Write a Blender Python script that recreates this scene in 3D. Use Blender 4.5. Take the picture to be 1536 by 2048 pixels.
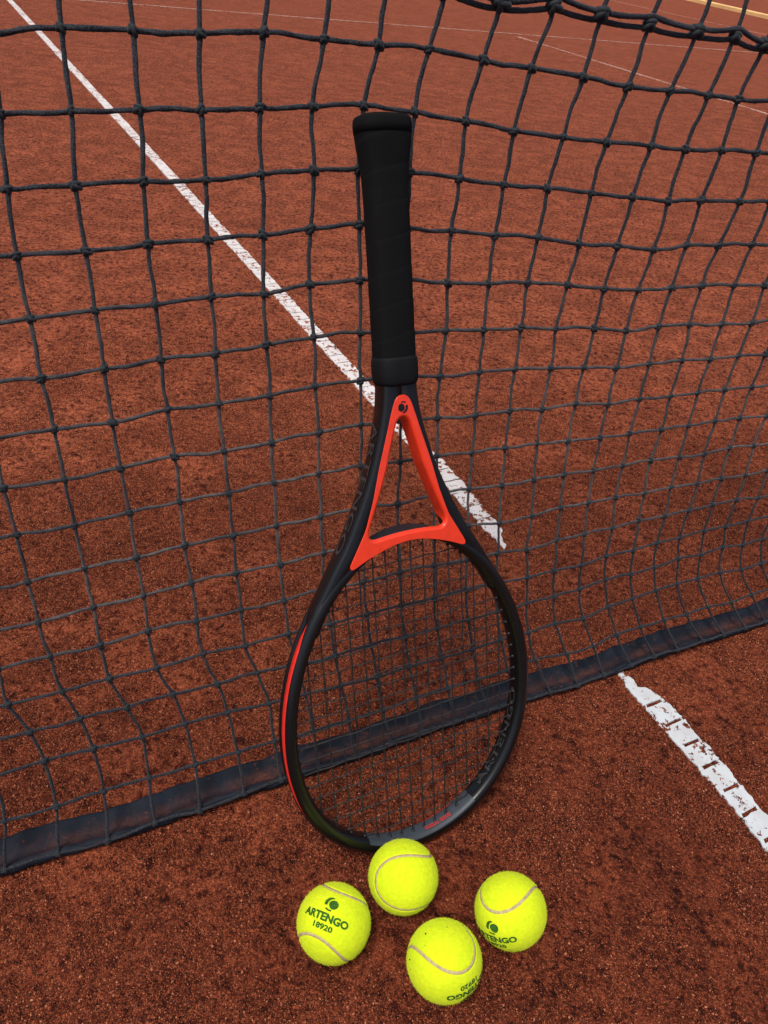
import bpy, bmesh, math, random
import numpy as np
from mathutils import Matrix, Vector
from mathutils.geometry import tessellate_polygon

for o in list(bpy.data.objects): bpy.data.objects.remove(o, do_unlink=True)
scene = bpy.context.scene
COL = scene.collection
rng = np.random.default_rng(7); random.seed(7)
R = math.radians

# ------------------------------------------------------------------ camera
PITCH, ROLL, CAMH, FPX = 0.6636413, -0.1416529, 0.7603227, 1531.98
cd = bpy.data.cameras.new('camera'); cam = bpy.data.objects.new('camera', cd); COL.objects.link(cam)
right0 = np.array([1, 0, 0.]); fwd = np.array([0, math.cos(PITCH), -math.sin(PITCH)]); down0 = np.array([0, -math.sin(PITCH), -math.cos(PITCH)])
cr, sr = math.cos(ROLL), math.sin(ROLL)
cright = cr*right0 + sr*down0; cdown = -sr*right0 + cr*down0
cam.matrix_world = Matrix(((cright[0], -cdown[0], -fwd[0], 0), (cright[1], -cdown[1], -fwd[1], 0), (cright[2], -cdown[2], -fwd[2], CAMH), (0, 0, 0, 1)))
cd.sensor_fit = 'VERTICAL'; cd.sensor_height = 36; cd.lens = FPX/2048*36
cd.clip_start = 0.02; cd.clip_end = 3000
scene.camera = cam

# ------------------------------------------------------------------ light
SUN_EL, SUN_AZ = R(68), R(-148)          # azimuth measured from +Y towards +X
world = bpy.data.worlds.new('World'); scene.world = world; world.use_nodes = True
wn = world.node_tree.nodes; wl = world.node_tree.links
sky = wn.new('ShaderNodeTexSky'); sky.sky_type = 'NISHITA'; sky.sun_disc = False
sky.sun_elevation = SUN_EL; sky.sun_rotation = SUN_AZ; sky.air_density = 0.55; sky.dust_density = 4.0; sky.ozone_density = 0.3
bgn = wn['Background']; bgn.inputs['Strength'].default_value = 0.105
wl.new(sky.outputs['Color'], bgn.inputs['Color'])
sd = bpy.data.lights.new('sun', 'SUN'); sd.energy = 1.5; sd.angle = R(16); sd.color = (1.0, 0.95, 0.88)
sun = bpy.data.objects.new('sun', sd); COL.objects.link(sun)
sdir = Vector((math.sin(SUN_AZ)*math.cos(SUN_EL), math.cos(SUN_AZ)*math.cos(SUN_EL), math.sin(SUN_EL)))
sun.rotation_euler = sdir.to_track_quat('Z', 'Y').to_euler(); sun.location = sdir*5
vs = scene.view_settings; vs.view_transform = 'Standard'; vs.look = 'None'; vs.exposure = 0.64; vs.gamma = 1.0
scene.render.engine = 'CYCLES'
scene.render.resolution_x = 768; scene.render.resolution_y = 1024

# ------------------------------------------------------------------ helpers
def tag(o, label=None, cat=None, group=None, kind=None):
    if label: o['label'] = label
    if cat: o['category'] = cat
    if group: o['group'] = group
    if kind: o['kind'] = kind
    return o
def obj(name, data, mat=None, parent=None):
    o = bpy.data.objects.new(name, data); COL.objects.link(o)
    if mat is not None and data is not None and len(data.materials) == 0:
        for m in (mat if isinstance(mat, (list, tuple)) else [mat]): data.materials.append(m)
    if parent is not None: o.parent = parent
    return o
def mesh(name, V, F, smooth=True, mats=None):
    me = bpy.data.meshes.new(name); me.from_pydata(np.asarray(V, float).tolist(), [], [list(map(int, f)) for f in F]); me.update()
    if smooth: me.polygons.foreach_set('use_smooth', [True]*len(me.polygons))
    if mats is not None: me.polygons.foreach_set('material_index', mats)
    return me
class MB:
    def __init__(s): s.V = []; s.F = []; s.n = 0; s.M = []
    def add(s, V, F, m=0):
        V = np.asarray(V, float); s.V.append(V); s.F += [[i+s.n for i in f] for f in F]; s.M += [m]*len(F); s.n += len(V)
    def mesh(s, name, smooth=True): return mesh(name, np.concatenate(s.V), s.F, smooth, s.M)
def sweep(rings, closed=False, caps=True):
    rings = np.asarray(rings); n, k = rings.shape[:2]
    F = []
    for i in range(n if closed else n-1):
        a = i*k; b = ((i+1) % n)*k
        for j in range(k):
            j2 = (j+1) % k; F.append((a+j, b+j, b+j2, a+j2))
    if caps and not closed:
        F.append(tuple(range(k))); F.append(tuple(range((n-1)*k+k-1, (n-1)*k-1, -1)))
    return rings.reshape(-1, 3), F
def unit(a): return a/np.maximum(np.linalg.norm(a, axis=-1, keepdims=True), 1e-12)
def tube(P, r, sides=8, ref=(0, 0, 1), lobes=0, pitch=.012, amp=.14, closed=False, phase=0.):
    P = np.asarray(P, float); n = len(P)
    if closed: T = np.roll(P, -1, 0)-np.roll(P, 1, 0)
    else: T = np.gradient(P, axis=0)
    T = unit(T); ref = np.asarray(ref, float)
    S = unit(np.cross(T, np.broadcast_to(ref, T.shape))); N = np.cross(S, T)
    seg = np.r_[0, np.cumsum(np.linalg.norm(np.diff(P, axis=0), axis=1))]
    th = np.linspace(0, 2*np.pi, sides, endpoint=False)
    rr = np.broadcast_to(np.asarray(r, float), (n,))[:, None]*np.ones((1, sides))
    if lobes:
        ph = th[None]+phase-2*np.pi*seg[:, None]/pitch
        rr = rr*(1+amp*(np.abs(np.cos(lobes*ph/2))*2-1))*(1+np.random.default_rng(n).normal(0, .05, rr.shape))
    ring = P[:, None]+rr[..., None]*(np.cos(th)[None, :, None]*S[:, None]+np.sin(th)[None, :, None]*N[:, None])
    return sweep(ring, closed, caps=not closed)
def catmull(P, m):
    P = np.asarray(P, float); Q = np.vstack([2*P[0]-P[1], P, 2*P[-1]-P[-2]]); out = []
    t = np.linspace(0, 1, m, endpoint=False)[:, None]
    for i in range(1, len(Q)-2):
        a, b, c, d = Q[i-1:i+3]
        out.append(.5*((2*b)+(c-a)*t+(2*a-5*b+4*c-d)*t*t+(3*b-a-3*c+d)*t**3))
    return np.vstack(out+[P[-1:]])
LAT = rng.uniform(-1, 1, (256, 256))
def vnoise(x, y):
    xi = np.floor(x).astype(int); yi = np.floor(y).astype(int); fx = x-xi; fy = y-yi
    fx = fx*fx*(3-2*fx); fy = fy*fy*(3-2*fy)
    g = lambda a, b: LAT[a % 256, b % 256]
    return (g(xi, yi)*(1-fx)+g(xi+1, yi)*fx)*(1-fy)+(g(xi, yi+1)*(1-fx)+g(xi+1, yi+1)*fx)*fy
def height(x, y):
    x = np.asarray(x, float); y = np.asarray(y, float)
    h = .0012*vnoise(x*7, y*7)+.0008*vnoise(x*22+5, y*22)+.0007*vnoise(x*60, y*60+9)
    d = np.hypot(x-.2, y-.9)
    return h*np.clip((3.2-d)/1.2, 0, 1)
FONT_CACHE = {}
def text_mesh(s, width=None, capheight=None, bold=.0):
    cu = bpy.data.curves.new('lettering', 'FONT'); cu.body = s; cu.size = 1; cu.align_x = 'CENTER'; cu.align_y = 'CENTER'; cu.offset = bold; cu.resolution_u = 3
    ob = bpy.data.objects.new('lettering', cu); COL.objects.link(ob)
    dg = bpy.context.evaluated_depsgraph_get(); dg.update()
    me = bpy.data.meshes.new_from_object(ob.evaluated_get(dg))
    bm = bmesh.new(); bm.from_mesh(me); bmesh.ops.triangulate(bm, faces=bm.faces)
    for _ in range(2):
        le = [e for e in bm.edges if e.calc_length() > .14]
        if le: bmesh.ops.subdivide_edges(bm, edges=le, cuts=1, use_grid_fill=False)
        bmesh.ops.triangulate(bm, faces=bm.faces)
    bm.to_mesh(me); bm.free()
    V = np.array([v.co[:] for v in me.vertices]); F = [tuple(p.vertices) for p in me.polygons]
    bpy.data.objects.remove(ob); bpy.data.curves.remove(cu); bpy.data.meshes.remove(me)
    lo, hi = V.min(0), V.max(0); V -= (lo+hi)/2
    if width: V[:, 0] *= width/(hi[0]-lo[0])
    if capheight: V[:, 1] *= capheight/(hi[1]-lo[1])
    return V[:, :2], F
def fill2d(loops):
    tris = tessellate_polygon([[Vector((p[0], p[1], 0)) for p in L] for L in loops])
    return np.array([p for L in loops for p in L], float), [tuple(t) for t in tris]
def emblem():
    out = []
    a = np.radians(np.linspace(88, 205, 14)); o1 = np.c_[np.cos(a), np.sin(a)]
    b = np.radians(np.linspace(205, 88, 14)); o2 = np.c_[np.cos(b)*.86+.34, np.sin(b)*.92-.06]
    out.append(np.r_[o1, o2[1:-1]])
    c = np.radians(np.linspace(0, 360, 24, endpoint=False)); out.append(np.c_[.42+.70*np.cos(c)*(1-.10*np.cos(c+.9)), -.02+.68*np.sin(c)])
    d = np.radians(np.linspace(235, 290, 8)); out.append(np.r_[np.c_[np.cos(d)*1.12+.02, np.sin(d)*1.08], np.c_[np.cos(d[::-1])*.84+.02, np.sin(d[::-1])*.86]])
    V = []; F = []; n = 0
    for L in out:
        v, f = fill2d([L]); V.append(v); F += [tuple(i+n for i in t) for t in f]; n += len(v)
    return np.concatenate(V), F

# ------------------------------------------------------------------ materials
def new_mat(name, base=(.5, .5, .5), rough=.6, spec=.5):
    m = bpy.data.materials.new(name); m.use_nodes = True; nt = m.node_tree; b = nt.nodes['Principled BSDF']
    b.inputs['Base Color'].default_value = (*base, 1); b.inputs['Roughness'].default_value = rough; b.inputs['Specular IOR Level'].default_value = spec
    return m, nt, b
def N(nt, t, **kw):
    n = nt.nodes.new(t)
    for k, v in kw.items():
        if k in n.inputs.keys(): n.inputs[k].default_value = v
        else: setattr(n, k, v)
    return n
def noise(nt, vec, scale, detail=4, rough=.55, dist=0):
    n = N(nt, 'ShaderNodeTexNoise', Scale=scale, Detail=detail, Roughness=rough, Distortion=dist); nt.links.new(vec, n.inputs['Vector']); return n.outputs['Fac']
def ramp(nt, fac, stops, interp='LINEAR'):
    r = nt.nodes.new('ShaderNodeValToRGB'); r.color_ramp.interpolation = interp; el = r.color_ramp.elements
    while len(el) < len(stops): el.new(.5)
    for e, (p, c) in zip(el, stops): e.position = p; e.color = (*c, 1) if len(c) == 3 else c
    nt.links.new(fac, r.inputs['Fac']); return r.outputs['Color']
def mix(nt, fac, a, b, mode='MIX'):
    m = nt.nodes.new('ShaderNodeMix'); m.data_type = 'RGBA'; m.blend_type = mode
    for s, v in ((m.inputs[0], fac), (m.inputs[6], a), (m.inputs[7], b)):
        if hasattr(v, 'links'): nt.links.new(v, s)
        else: s.default_value = v if isinstance(v, (int, float)) else (*v, 1)
    return m.outputs[2]
def mth(nt, op, a, b=None, c=None, clamp=False):
    m = nt.nodes.new('ShaderNodeMath'); m.operation = op; m.use_clamp = clamp
    for s, v in zip(m.inputs, (a, b, c)):
        if v is None: continue
        if hasattr(v, 'links'): nt.links.new(v, s)
        else: s.default_value = v
    return m.outputs[0]
def bump(nt, b, h, strength=.3, dist=.001, prev=None):
    n = N(nt, 'ShaderNodeBump', Strength=strength, Distance=dist); nt.links.new(h, n.inputs['Height'])
    if prev is not None: nt.links.new(prev, n.inputs['Normal'])
    nt.links.new(n.outputs['Normal'], b.inputs['Normal']); return n.outputs['Normal']
def maprange(nt, v, a, b, c=0., d=1.):
    m = N(nt, 'ShaderNodeMapRange'); nt.links.new(v, m.inputs[0]); m.inputs[1].default_value = a; m.inputs[2].default_value = b; m.inputs[3].default_value = c; m.inputs[4].default_value = d; return m.outputs[0]
def pos(nt): return nt.nodes.new('ShaderNodeNewGeometry').outputs['Position']
def ocoord(nt): return nt.nodes.new('ShaderNodeTexCoord').outputs['Object']

CLAY_LIGHT, CLAY_MID, CLAY_DARK = (.300, .0785, .0345), (.195, .0430, .0180), (.055, .0105, .0050)
def clay_colour(nt, p, full=True):
    patch = noise(nt, p, 3.2, 4, .6, .4)
    loose = noise(nt, p, 16, 4, .6, .5)
    crumb = noise(nt, p, 92, 5, .70, .4)
    fine = noise(nt, p, 300, 3, .7)
    v = N(nt, 'ShaderNodeTexVoronoi', Scale=640.); nt.links.new(p, v.inputs['Vector'])
    cell = nt.nodes.new('ShaderNodeSeparateColor'); nt.links.new(v.outputs['Color'], cell.inputs['Color'])
    c = ramp(nt, crumb, [(.37, CLAY_DARK), (.44, CLAY_MID), (.51, CLAY_LIGHT), (.75, (.365, .100, .043))])
    c2 = ramp(nt, patch, [(.35, (.88, .86, .85)), (.60, (1.0, 1.0, 1.0))])
    c = mix(nt, 1.0, c, c2, 'MULTIPLY')
    g = ramp(nt, fine, [(.32, (.34, .30, .29)), (.5, (1, 1, 1)), (.68, (1.5, 1.42, 1.36))])
    c = mix(nt, .8, c, g, 'MULTIPLY')
    mp = N(nt, 'ShaderNodeMapping'); nt.links.new(p, mp.inputs['Vector']); mp.inputs['Rotation'].default_value = (0, 0, .75); mp.inputs['Scale'].default_value = (1.2, 26, 1)
    c = mix(nt, .35, c, ramp(nt, noise(nt, mp.outputs['Vector'], 1.0, 4, .6, .8), [(.35, (.78, .76, .75)), (.6, (1.12, 1.12, 1.12))]), 'MULTIPLY')   # drag mat streaks
    gl = maprange(nt, loose, .40, .56)                                  # where loose grit lies, not compacted clay
    sp = ramp(nt, cell.outputs[0], [(0, (.22, .17, .16)), (.45, (.72, .70, .68)), (.85, (1.25, 1.22, 1.2)), (.97, (2.0, 2.3, 2.4))])
    c = mix(nt, mth(nt, 'MULTIPLY_ADD', gl, .3, .5), c, sp, 'MULTIPLY')
    # clay tint ramps from darker on the near side to paler beyond the net
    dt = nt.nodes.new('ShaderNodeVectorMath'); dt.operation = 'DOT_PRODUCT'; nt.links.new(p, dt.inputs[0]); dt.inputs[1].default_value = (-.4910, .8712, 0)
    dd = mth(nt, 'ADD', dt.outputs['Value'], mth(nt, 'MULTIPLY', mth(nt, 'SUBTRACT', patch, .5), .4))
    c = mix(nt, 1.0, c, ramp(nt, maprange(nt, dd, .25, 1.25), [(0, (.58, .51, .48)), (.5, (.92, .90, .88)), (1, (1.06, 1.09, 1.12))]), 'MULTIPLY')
    return c, crumb, fine, v.outputs['Distance'], gl
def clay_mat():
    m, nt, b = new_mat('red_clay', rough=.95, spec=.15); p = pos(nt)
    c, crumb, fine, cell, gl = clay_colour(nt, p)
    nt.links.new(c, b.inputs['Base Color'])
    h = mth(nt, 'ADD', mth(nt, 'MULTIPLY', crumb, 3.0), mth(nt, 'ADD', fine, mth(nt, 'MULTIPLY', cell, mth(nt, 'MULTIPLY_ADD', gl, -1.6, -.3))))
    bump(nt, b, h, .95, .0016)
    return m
M = {}
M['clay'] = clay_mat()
def grain_mat():
    m, nt, b = new_mat('clay_grain', rough=.9, spec=.2)
    r = nt.nodes.new('ShaderNodeObjectInfo').outputs['Random']
    nt.links.new(ramp(nt, r, [(0, (.010, .0022, .0015)), (.28, (.050, .0095, .0045)), (.60, (.135, .027, .0110)), (.87, (.28, .070, .028)), (.985, (.44, .17, .085))]), b.inputs['Base Color'])
    return m
M['grain'] = grain_mat()
def line_mat(name, lo, hi, tint=(.80, .80, .78)):
    m, nt, b = new_mat(name, rough=.8, spec=.2); p = pos(nt)
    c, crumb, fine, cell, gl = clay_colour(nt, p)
    d = noise(nt, p, 95, 5, .7, .3); d2 = noise(nt, p, 14, 3, .6)
    f = mth(nt, 'ADD', d, mth(nt, 'MULTIPLY', mth(nt, 'SUBTRACT', d2, .5), .35))
    k = maprange(nt, f, lo, hi)
    w = mix(nt, 1., tint, ramp(nt, noise(nt, p, 40, 4), [(.3, (.88, .84, .82)), (.6, (1, 1, 1))]), 'MULTIPLY')
    nt.links.new(mix(nt, k, w, c), b.inputs['Base Color']); bump(nt, b, d, .3, .0008)
    return m
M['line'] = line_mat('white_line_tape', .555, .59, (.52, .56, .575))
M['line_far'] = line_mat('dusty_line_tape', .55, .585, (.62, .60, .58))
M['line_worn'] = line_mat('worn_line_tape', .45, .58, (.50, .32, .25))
def cord_mat():
    m, nt, b = new_mat('net_cord', rough=.75, spec=.3); p = pos(nt)
    f = noise(nt, p, 900, 2, .6); mottle = noise(nt, p, 9, 4, .6); spot = noise(nt, p, 120, 3, .6)
    c = ramp(nt, f, [(.42, (.0022, .0030, .0050)), (.60, (.028, .033, .044))])
    k = mth(nt, 'MULTIPLY', maprange(nt, mottle, .30, .56), maprange(nt, spot, .2, .6), clamp=True)
    sz = nt.nodes.new('ShaderNodeSeparateXYZ'); nt.links.new(p, sz.inputs[0])
    k = mth(nt, 'MULTIPLY', k, mth(nt, 'MULTIPLY', maprange(nt, sz.outputs[2], .15, .25), maprange(nt, sz.outputs[2], .56, .34), clamp=True))   # mottled paler, greyer tint kept to the middle heights of the net
    c = mix(nt, mth(nt, 'MULTIPLY', k, .85), c, (.105, .092, .086))
    nt.links.new(c, b.inputs['Base Color']); bump(nt, b, f, .8, .0012)
    b.inputs['Sheen Weight'].default_value = .10; b.inputs['Sheen Roughness'].default_value = .5
    return m
M['cord'] = cord_mat()
def knot_mat():
    m, nt, b = new_mat('net_knot', rough=.7, spec=.3); p = pos(nt)
    f = noise(nt, p, 1100, 2, .6)
    nt.links.new(ramp(nt, f, [(.3, (.005, .0075, .010)), (.7, (.016, .023, .029))]), b.inputs['Base Color']); bump(nt, b, f, .6, .0008)
    b.inputs['Sheen Weight'].default_value = .10
    return m
M['knot'] = knot_mat()
def band_mat():
    m, nt, b = new_mat('navy_hem_fabric', rough=.8, spec=.2); p = pos(nt)
    uv = nt.nodes.new('ShaderNodeUVMap'); sep = nt.nodes.new('ShaderNodeSeparateXYZ'); nt.links.new(uv.outputs['UV'], sep.inputs[0])
    across = sep.outputs['Y']
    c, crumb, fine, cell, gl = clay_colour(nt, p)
    n1 = noise(nt, p, 55, 5, .65, .3); n2 = noise(nt, p, 12, 3)
    a = mth(nt, 'ADD', across, mth(nt, 'MULTIPLY', mth(nt, 'SUBTRACT', n1, .5), .55))
    k1 = mth(nt, 'MULTIPLY', maprange(nt, a, .10, .26), maprange(nt, a, .66, .46))
    k = mth(nt, 'MULTIPLY', k1, maprange(nt, n2, .35, .65, .10, .60), clamp=True)
    spk = maprange(nt, noise(nt, p, 160, 3, .7), .60, .68)
    k = mth(nt, 'MAXIMUM', k, mth(nt, 'MULTIPLY', spk, .6))
    navy = ramp(nt, noise(nt, p, 30, 4), [(.3, (.0035, .0055, .010)), (.7, (.009, .0145, .024))])
    nt.links.new(mix(nt, k, navy, mix(nt, .6, c, (.050, .026, .019))), b.inputs['Base Color'])
    nt.links.new(maprange(nt, k, 0, 1, .72, .95), b.inputs['Roughness']); bump(nt, b, n1, .35, .002)
    return m
M['band'] = band_mat()
def felt_mat():
    m, nt, b = new_mat('yellow_felt', rough=.95, spec=.1); p = ocoord(nt)
    f = noise(nt, p, 260, 4, .7); g = noise(nt, p, 40, 3)
    c = ramp(nt, f, [(.3, (.57, .69, .012)), (.65, (.70, .82, .016))])
    c = mix(nt, 1., c, ramp(nt, g, [(.35, (.92, .97, .9)), (.65, (1, 1, 1))]), 'MULTIPLY')
    nt.links.new(c, b.inputs['Base Color']); bump(nt, b, f, .25, .0010)
    b.inputs['Sheen Weight'].default_value = .35; b.inputs['Sheen Roughness'].default_value = .6; b.inputs['Sheen Tint'].default_value = (.75, .95, .1, 1)
    return m
M['felt'] = felt_mat()
M['fuzz'] = new_mat('yellow_fuzz', (.66, .74, .03), .95, .1)[0]
def plain(name, base, rough=.6, spec=.5, var=.25, scale=300, bmp=0., bdist=.0005, coat=0.):
    m, nt, b = new_mat(name, base, rough, spec); p = ocoord(nt); f = noise(nt, p, scale, 4, .6)
    nt.links.new(ramp(nt, f, [(.3, tuple(x*(1-var) for x in base)), (.7, tuple(min(1, x*(1+var)) for x in base))]), b.inputs['Base Color'])
    if bmp: bump(nt, b, f, bmp, bdist)
    if coat: b.inputs['Coat Weight'].default_value = coat; b.inputs['Coat Roughness'].default_value = .18
    return m
M['seam'] = plain('seam_rubber', (.46, .36, .19), .8, .2)
M['print'] = plain('green_print', (.030, .115, .016), .9, .1, .5, 900)
M['speck'] = plain('dark_speck', (.03, .05, .015), .9, .1)
M['frame'] = plain('black_frame_paint', (.0032, .0037, .0044), .34, .35, .15, 200, 0, coat=.2)
M['frame_grey'] = plain('dark_grey_frame_paint', (.040, .050, .060), .5, .4, .1, 150)
M['panel'] = plain('orange_red_paint', (.80, .044, .013), .36, .45, .08, 90, coat=.25)
M['stripe'] = plain('red_stripe_paint', (.66, .028, .018), .42, .4, .1, 200)
M['decal'] = plain('dark_decal', (.034, .032, .031), .5, .4, .1)
M['redmark'] = plain('red_decal', (.55, .03, .025), .6, .3, .2, 500)
M['string'] = plain('black_string', (.016, .017, .018), .35, .5, .2, 400)
M['cross'] = plain('grey_string', (.021, .019, .018), .4, .5, .2, 400)
M['grommet'] = plain('black_nylon', (.006, .006, .007), .5, .4)
M['grip'] = plain('black_grip_tape', (.0048, .0050, .0054), .85, .12, .2, 700, .35, .0004)
M['rubber'] = plain('black_rubber', (.0040, .0044, .0052), .75, .2, .2, 400)
M['yellow'] = plain('yellow_paint', (.78, .50, .20), .7, .3, .15, 3)
M['canvas'] = plain('white_canvas', (.72, .71, .68), .85, .2, .05, 80)

# ------------------------------------------------------------------ court ground
def graded(lo, hi, step, far, grow=1.22):
    core = np.arange(lo, hi+step/2, step); out = [core]; a = []; d = step; x = lo
    while x > -far: d *= grow; x -= d; a.append(x)
    b = []; d = step; x = hi
    while x < far: d *= grow; x += d; b.append(x)
    return np.r_[a[::-1], core, b]
gx = graded(-.75, 1.15, .009, 900); gy = graded(.05, 1.75, .009, 900)
GX, GY = np.meshgrid(gx, gy); nx, ny = len(gx), len(gy)
V = np.c_[GX.ravel(), GY.ravel(), height(GX, GY).ravel()]
ii = (np.arange(ny-1)[:, None]*nx+np.arange(nx-1)[None]).ravel()
F = np.stack([ii, ii+1, ii+1+nx, ii+nx], 1)
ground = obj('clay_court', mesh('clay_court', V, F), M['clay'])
tag(ground, 'red clay court surface with loose grit and compacted patches', 'ground', kind='structure')

# ------------------------------------------------------------------ court lines
CD = np.array([.5376, -.8432]); CM = np.array([.8432, .5376]); CO = np.array([-.2488, 1.6800])    # far half, along / across / origin
ND = np.array([.5244, -.8515]); NM = np.array([.8515, .5244]); NO = np.array([.4254, .5797])      # near half
HD = np.array([.8712, .4910]); HN = np.array([-.4910, .8712])                                      # along the net / away from camera
def ribbon(name, org, d, m, s0, s1, left, right, parent, mat, step=.003, jag=.0012, lift=.0022, seed=0):
    """a strip of tape lying on the clay: left/right give its edges across at station s"""
    n = max(2, int(round((s1-s0)/step))+1); s = np.linspace(s0, s1, n)
    r = np.random.default_rng(seed)
    sk = np.array([.25, .5, .25]); wob = lambda: np.convolve(r.normal(0, jag*1.3, n+2), sk, 'valid')
    L = left(s)+wob(); Rr = right(s)+wob()
    Rr = np.maximum(Rr, L+.0015)
    e0 = r.normal(0, jag*.3, 5); e1 = r.normal(0, jag*.3, 5)
    rows = []
    for k in range(5):
        t = k/4; a = L*(1-t)+Rr*t; ss = s.copy(); ss[0] += e0[k]; ss[-1] += e1[k]
        P = org+ss[:, None]*d+a[:, None]*m
        rows.append(np.c_[P, height(P[:, 0], P[:, 1])+lift])
    lowL = rows[0].copy(); lowL[:, 2] -= lift+.003; lowR = rows[-1].copy(); lowR[:, 2] -= lift+.003
    ring = np.stack([lowL]+rows+[lowR], 1)
    Vv, Ff = sweep(ring, False, True)
    return obj(name, mesh(name, Vv, Ff, False), mat, parent)
def ipl(pts):
    p = np.array(sorted(pts)); return lambda s: np.interp(s, p[:, 0], p[:, 1])
# near half of the centre line, its white tape broken by clay filled slots
root = obj('centre_line', None); root.location = (0, 0, 0)
tag(root, 'broken white centre line tape on the near side of the net', 'court line', kind='structure')
nl = ipl([(-.145, -.013), (-.125, -.017), (-.086, -.016), (-.023, -.016), (.024, -.016), (.066, -.018), (.112, -.020), (7, -.02)])
nr = ipl([(-.145, -.007), (-.135, -.002), (-.117, -.003), (-.113, .006), (-.095, .015), (-.063, .019), (-.036, .017), (.029, .016), (.065, .013), (.5, .013)])
slots = [-.089, -.0565, -.0245, .0085, .041, .073, .1055]+[.1055+.0325*k for k in range(1, 26)]
edges = [-.145]+slots+[.95]
for k in range(len(edges)-1):
    a = edges[k]+(.0023 if k else 0); b = edges[k+1]-.0023
    ribbon('tape_piece', NO, ND, NM, a, b, nl, nr, root, M['line'], seed=10+k, jag=.0015, step=.0022)
ribbon('tape_length', NO, ND, NM, .952, 6.2, nl, nr, root, M['line'], step=.02, jag=.0008, seed=78, lift=.004)
ribbon('tape_edge', NO, ND, NM, -.115, .95, lambda s: nl(s), lambda s: nl(s)+.0042, root, M['line'], seed=5, jag=.0016, lift=.0016)
ribbon('tape_edge', NO, ND, NM, -.095, .95, lambda s: nr(s)-.0036, lambda s: nr(s)-.0004, root, M['line'], seed=15, jag=.0014, lift=.0016)
# far half
froot = obj('centre_line', None)
tag(froot, 'long white centre line running from the net to the far service line', 'court line', kind='structure')
fl = ipl([(-9, -.0375), (.6, -.0375), (.64, -.033), (.74, -.039), (.88, -.036)])
fr = ipl([(-9, -.0040), (.60, -.0050), (.675, -.002), (.723, -.004), (.806, -.008), (.836, -.014), (.86, -.024), (.88, -.034)])
fs = [-.95]; r2 = random.Random(3)
while fs[-1] < .84: fs.append(fs[-1]+.034+r2.uniform(-.005, .005))
fs[-1] = .878
for k in range(len(fs)-1):
    ribbon('tape_piece', CO, CD, CM, fs[k]+.0014, fs[k+1]-.0014, fl, fr, froot, M['line_far'], seed=40+k, jag=.0011 if fs[k] < .6 else .0024)
ribbon('tape_edge', CO, CD, CM, -.95, .62, lambda s: fl(s), lambda s: fl(s)+.004, froot, M['line_far'], seed=6, jag=.001, lift=.0016)
L1P = np.array([.4204, 8.0641])
sT = np.linalg.solve(np.c_[CD, -HD], L1P-CO)[0]
ribbon('tape_length', CO, CD, CM, sT, -.952, fl, fr, froot, M['line_far'], step=.02, jag=.0008, seed=77, lift=.004)
def strip(name, p, d, s0, s1, w, label, mat):
    m = np.array([-d[1], d[0]]); o = ribbon(name, np.array(p), np.array(d), m, s0, s1, lambda s: s*0-w/2, lambda s: s*0+w/2, None, mat, step=.05, jag=.003, lift=.004, seed=9)
    tag(o, label, 'court line', kind='structure'); return o
strip('service_line', L1P, HD, -7.6, 9., .028, 'thin worn service line crossing the far end of the court', M['line_worn'])
strip('side_line', (1.1754, 7.0061), CD, -1.12, 9.5, .028, 'thin worn side line running towards the right edge', M['line_worn'])
strip('neighbour_line', (2.65, 14.62), CD, -9., 8., .022, 'faint line of the court beyond, near the yellow edging', M['line_worn'])

# ------------------------------------------------------------------ far yellow edging board
yd = np.array([.336, -.942]); yd /= np.linalg.norm(yd); ym = np.array([-yd[1], yd[0]]); y0 = np.array([4.4236, 18.38])
eb = obj('edging_board', None); eb.location = (*y0, 0)
for k in range(-3, 5):
    prof = np.array([(-.06, -.01), (.06, -.01), (.06, .050), (.045, .06), (-.045, .06), (-.06, .050)])
    rr = [np.c_[(yd*s)[None]+prof[:, :1]*ym, prof[:, 1]] for s in (k*3.0+.006, k*3.0+2.994)]
    Vv, Ff = sweep(np.array(rr)); obj('board', mesh('board', Vv, Ff, False), M['yellow'], eb)
tag(eb, 'yellow edging board along the far right side of the court', 'edging')

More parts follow.
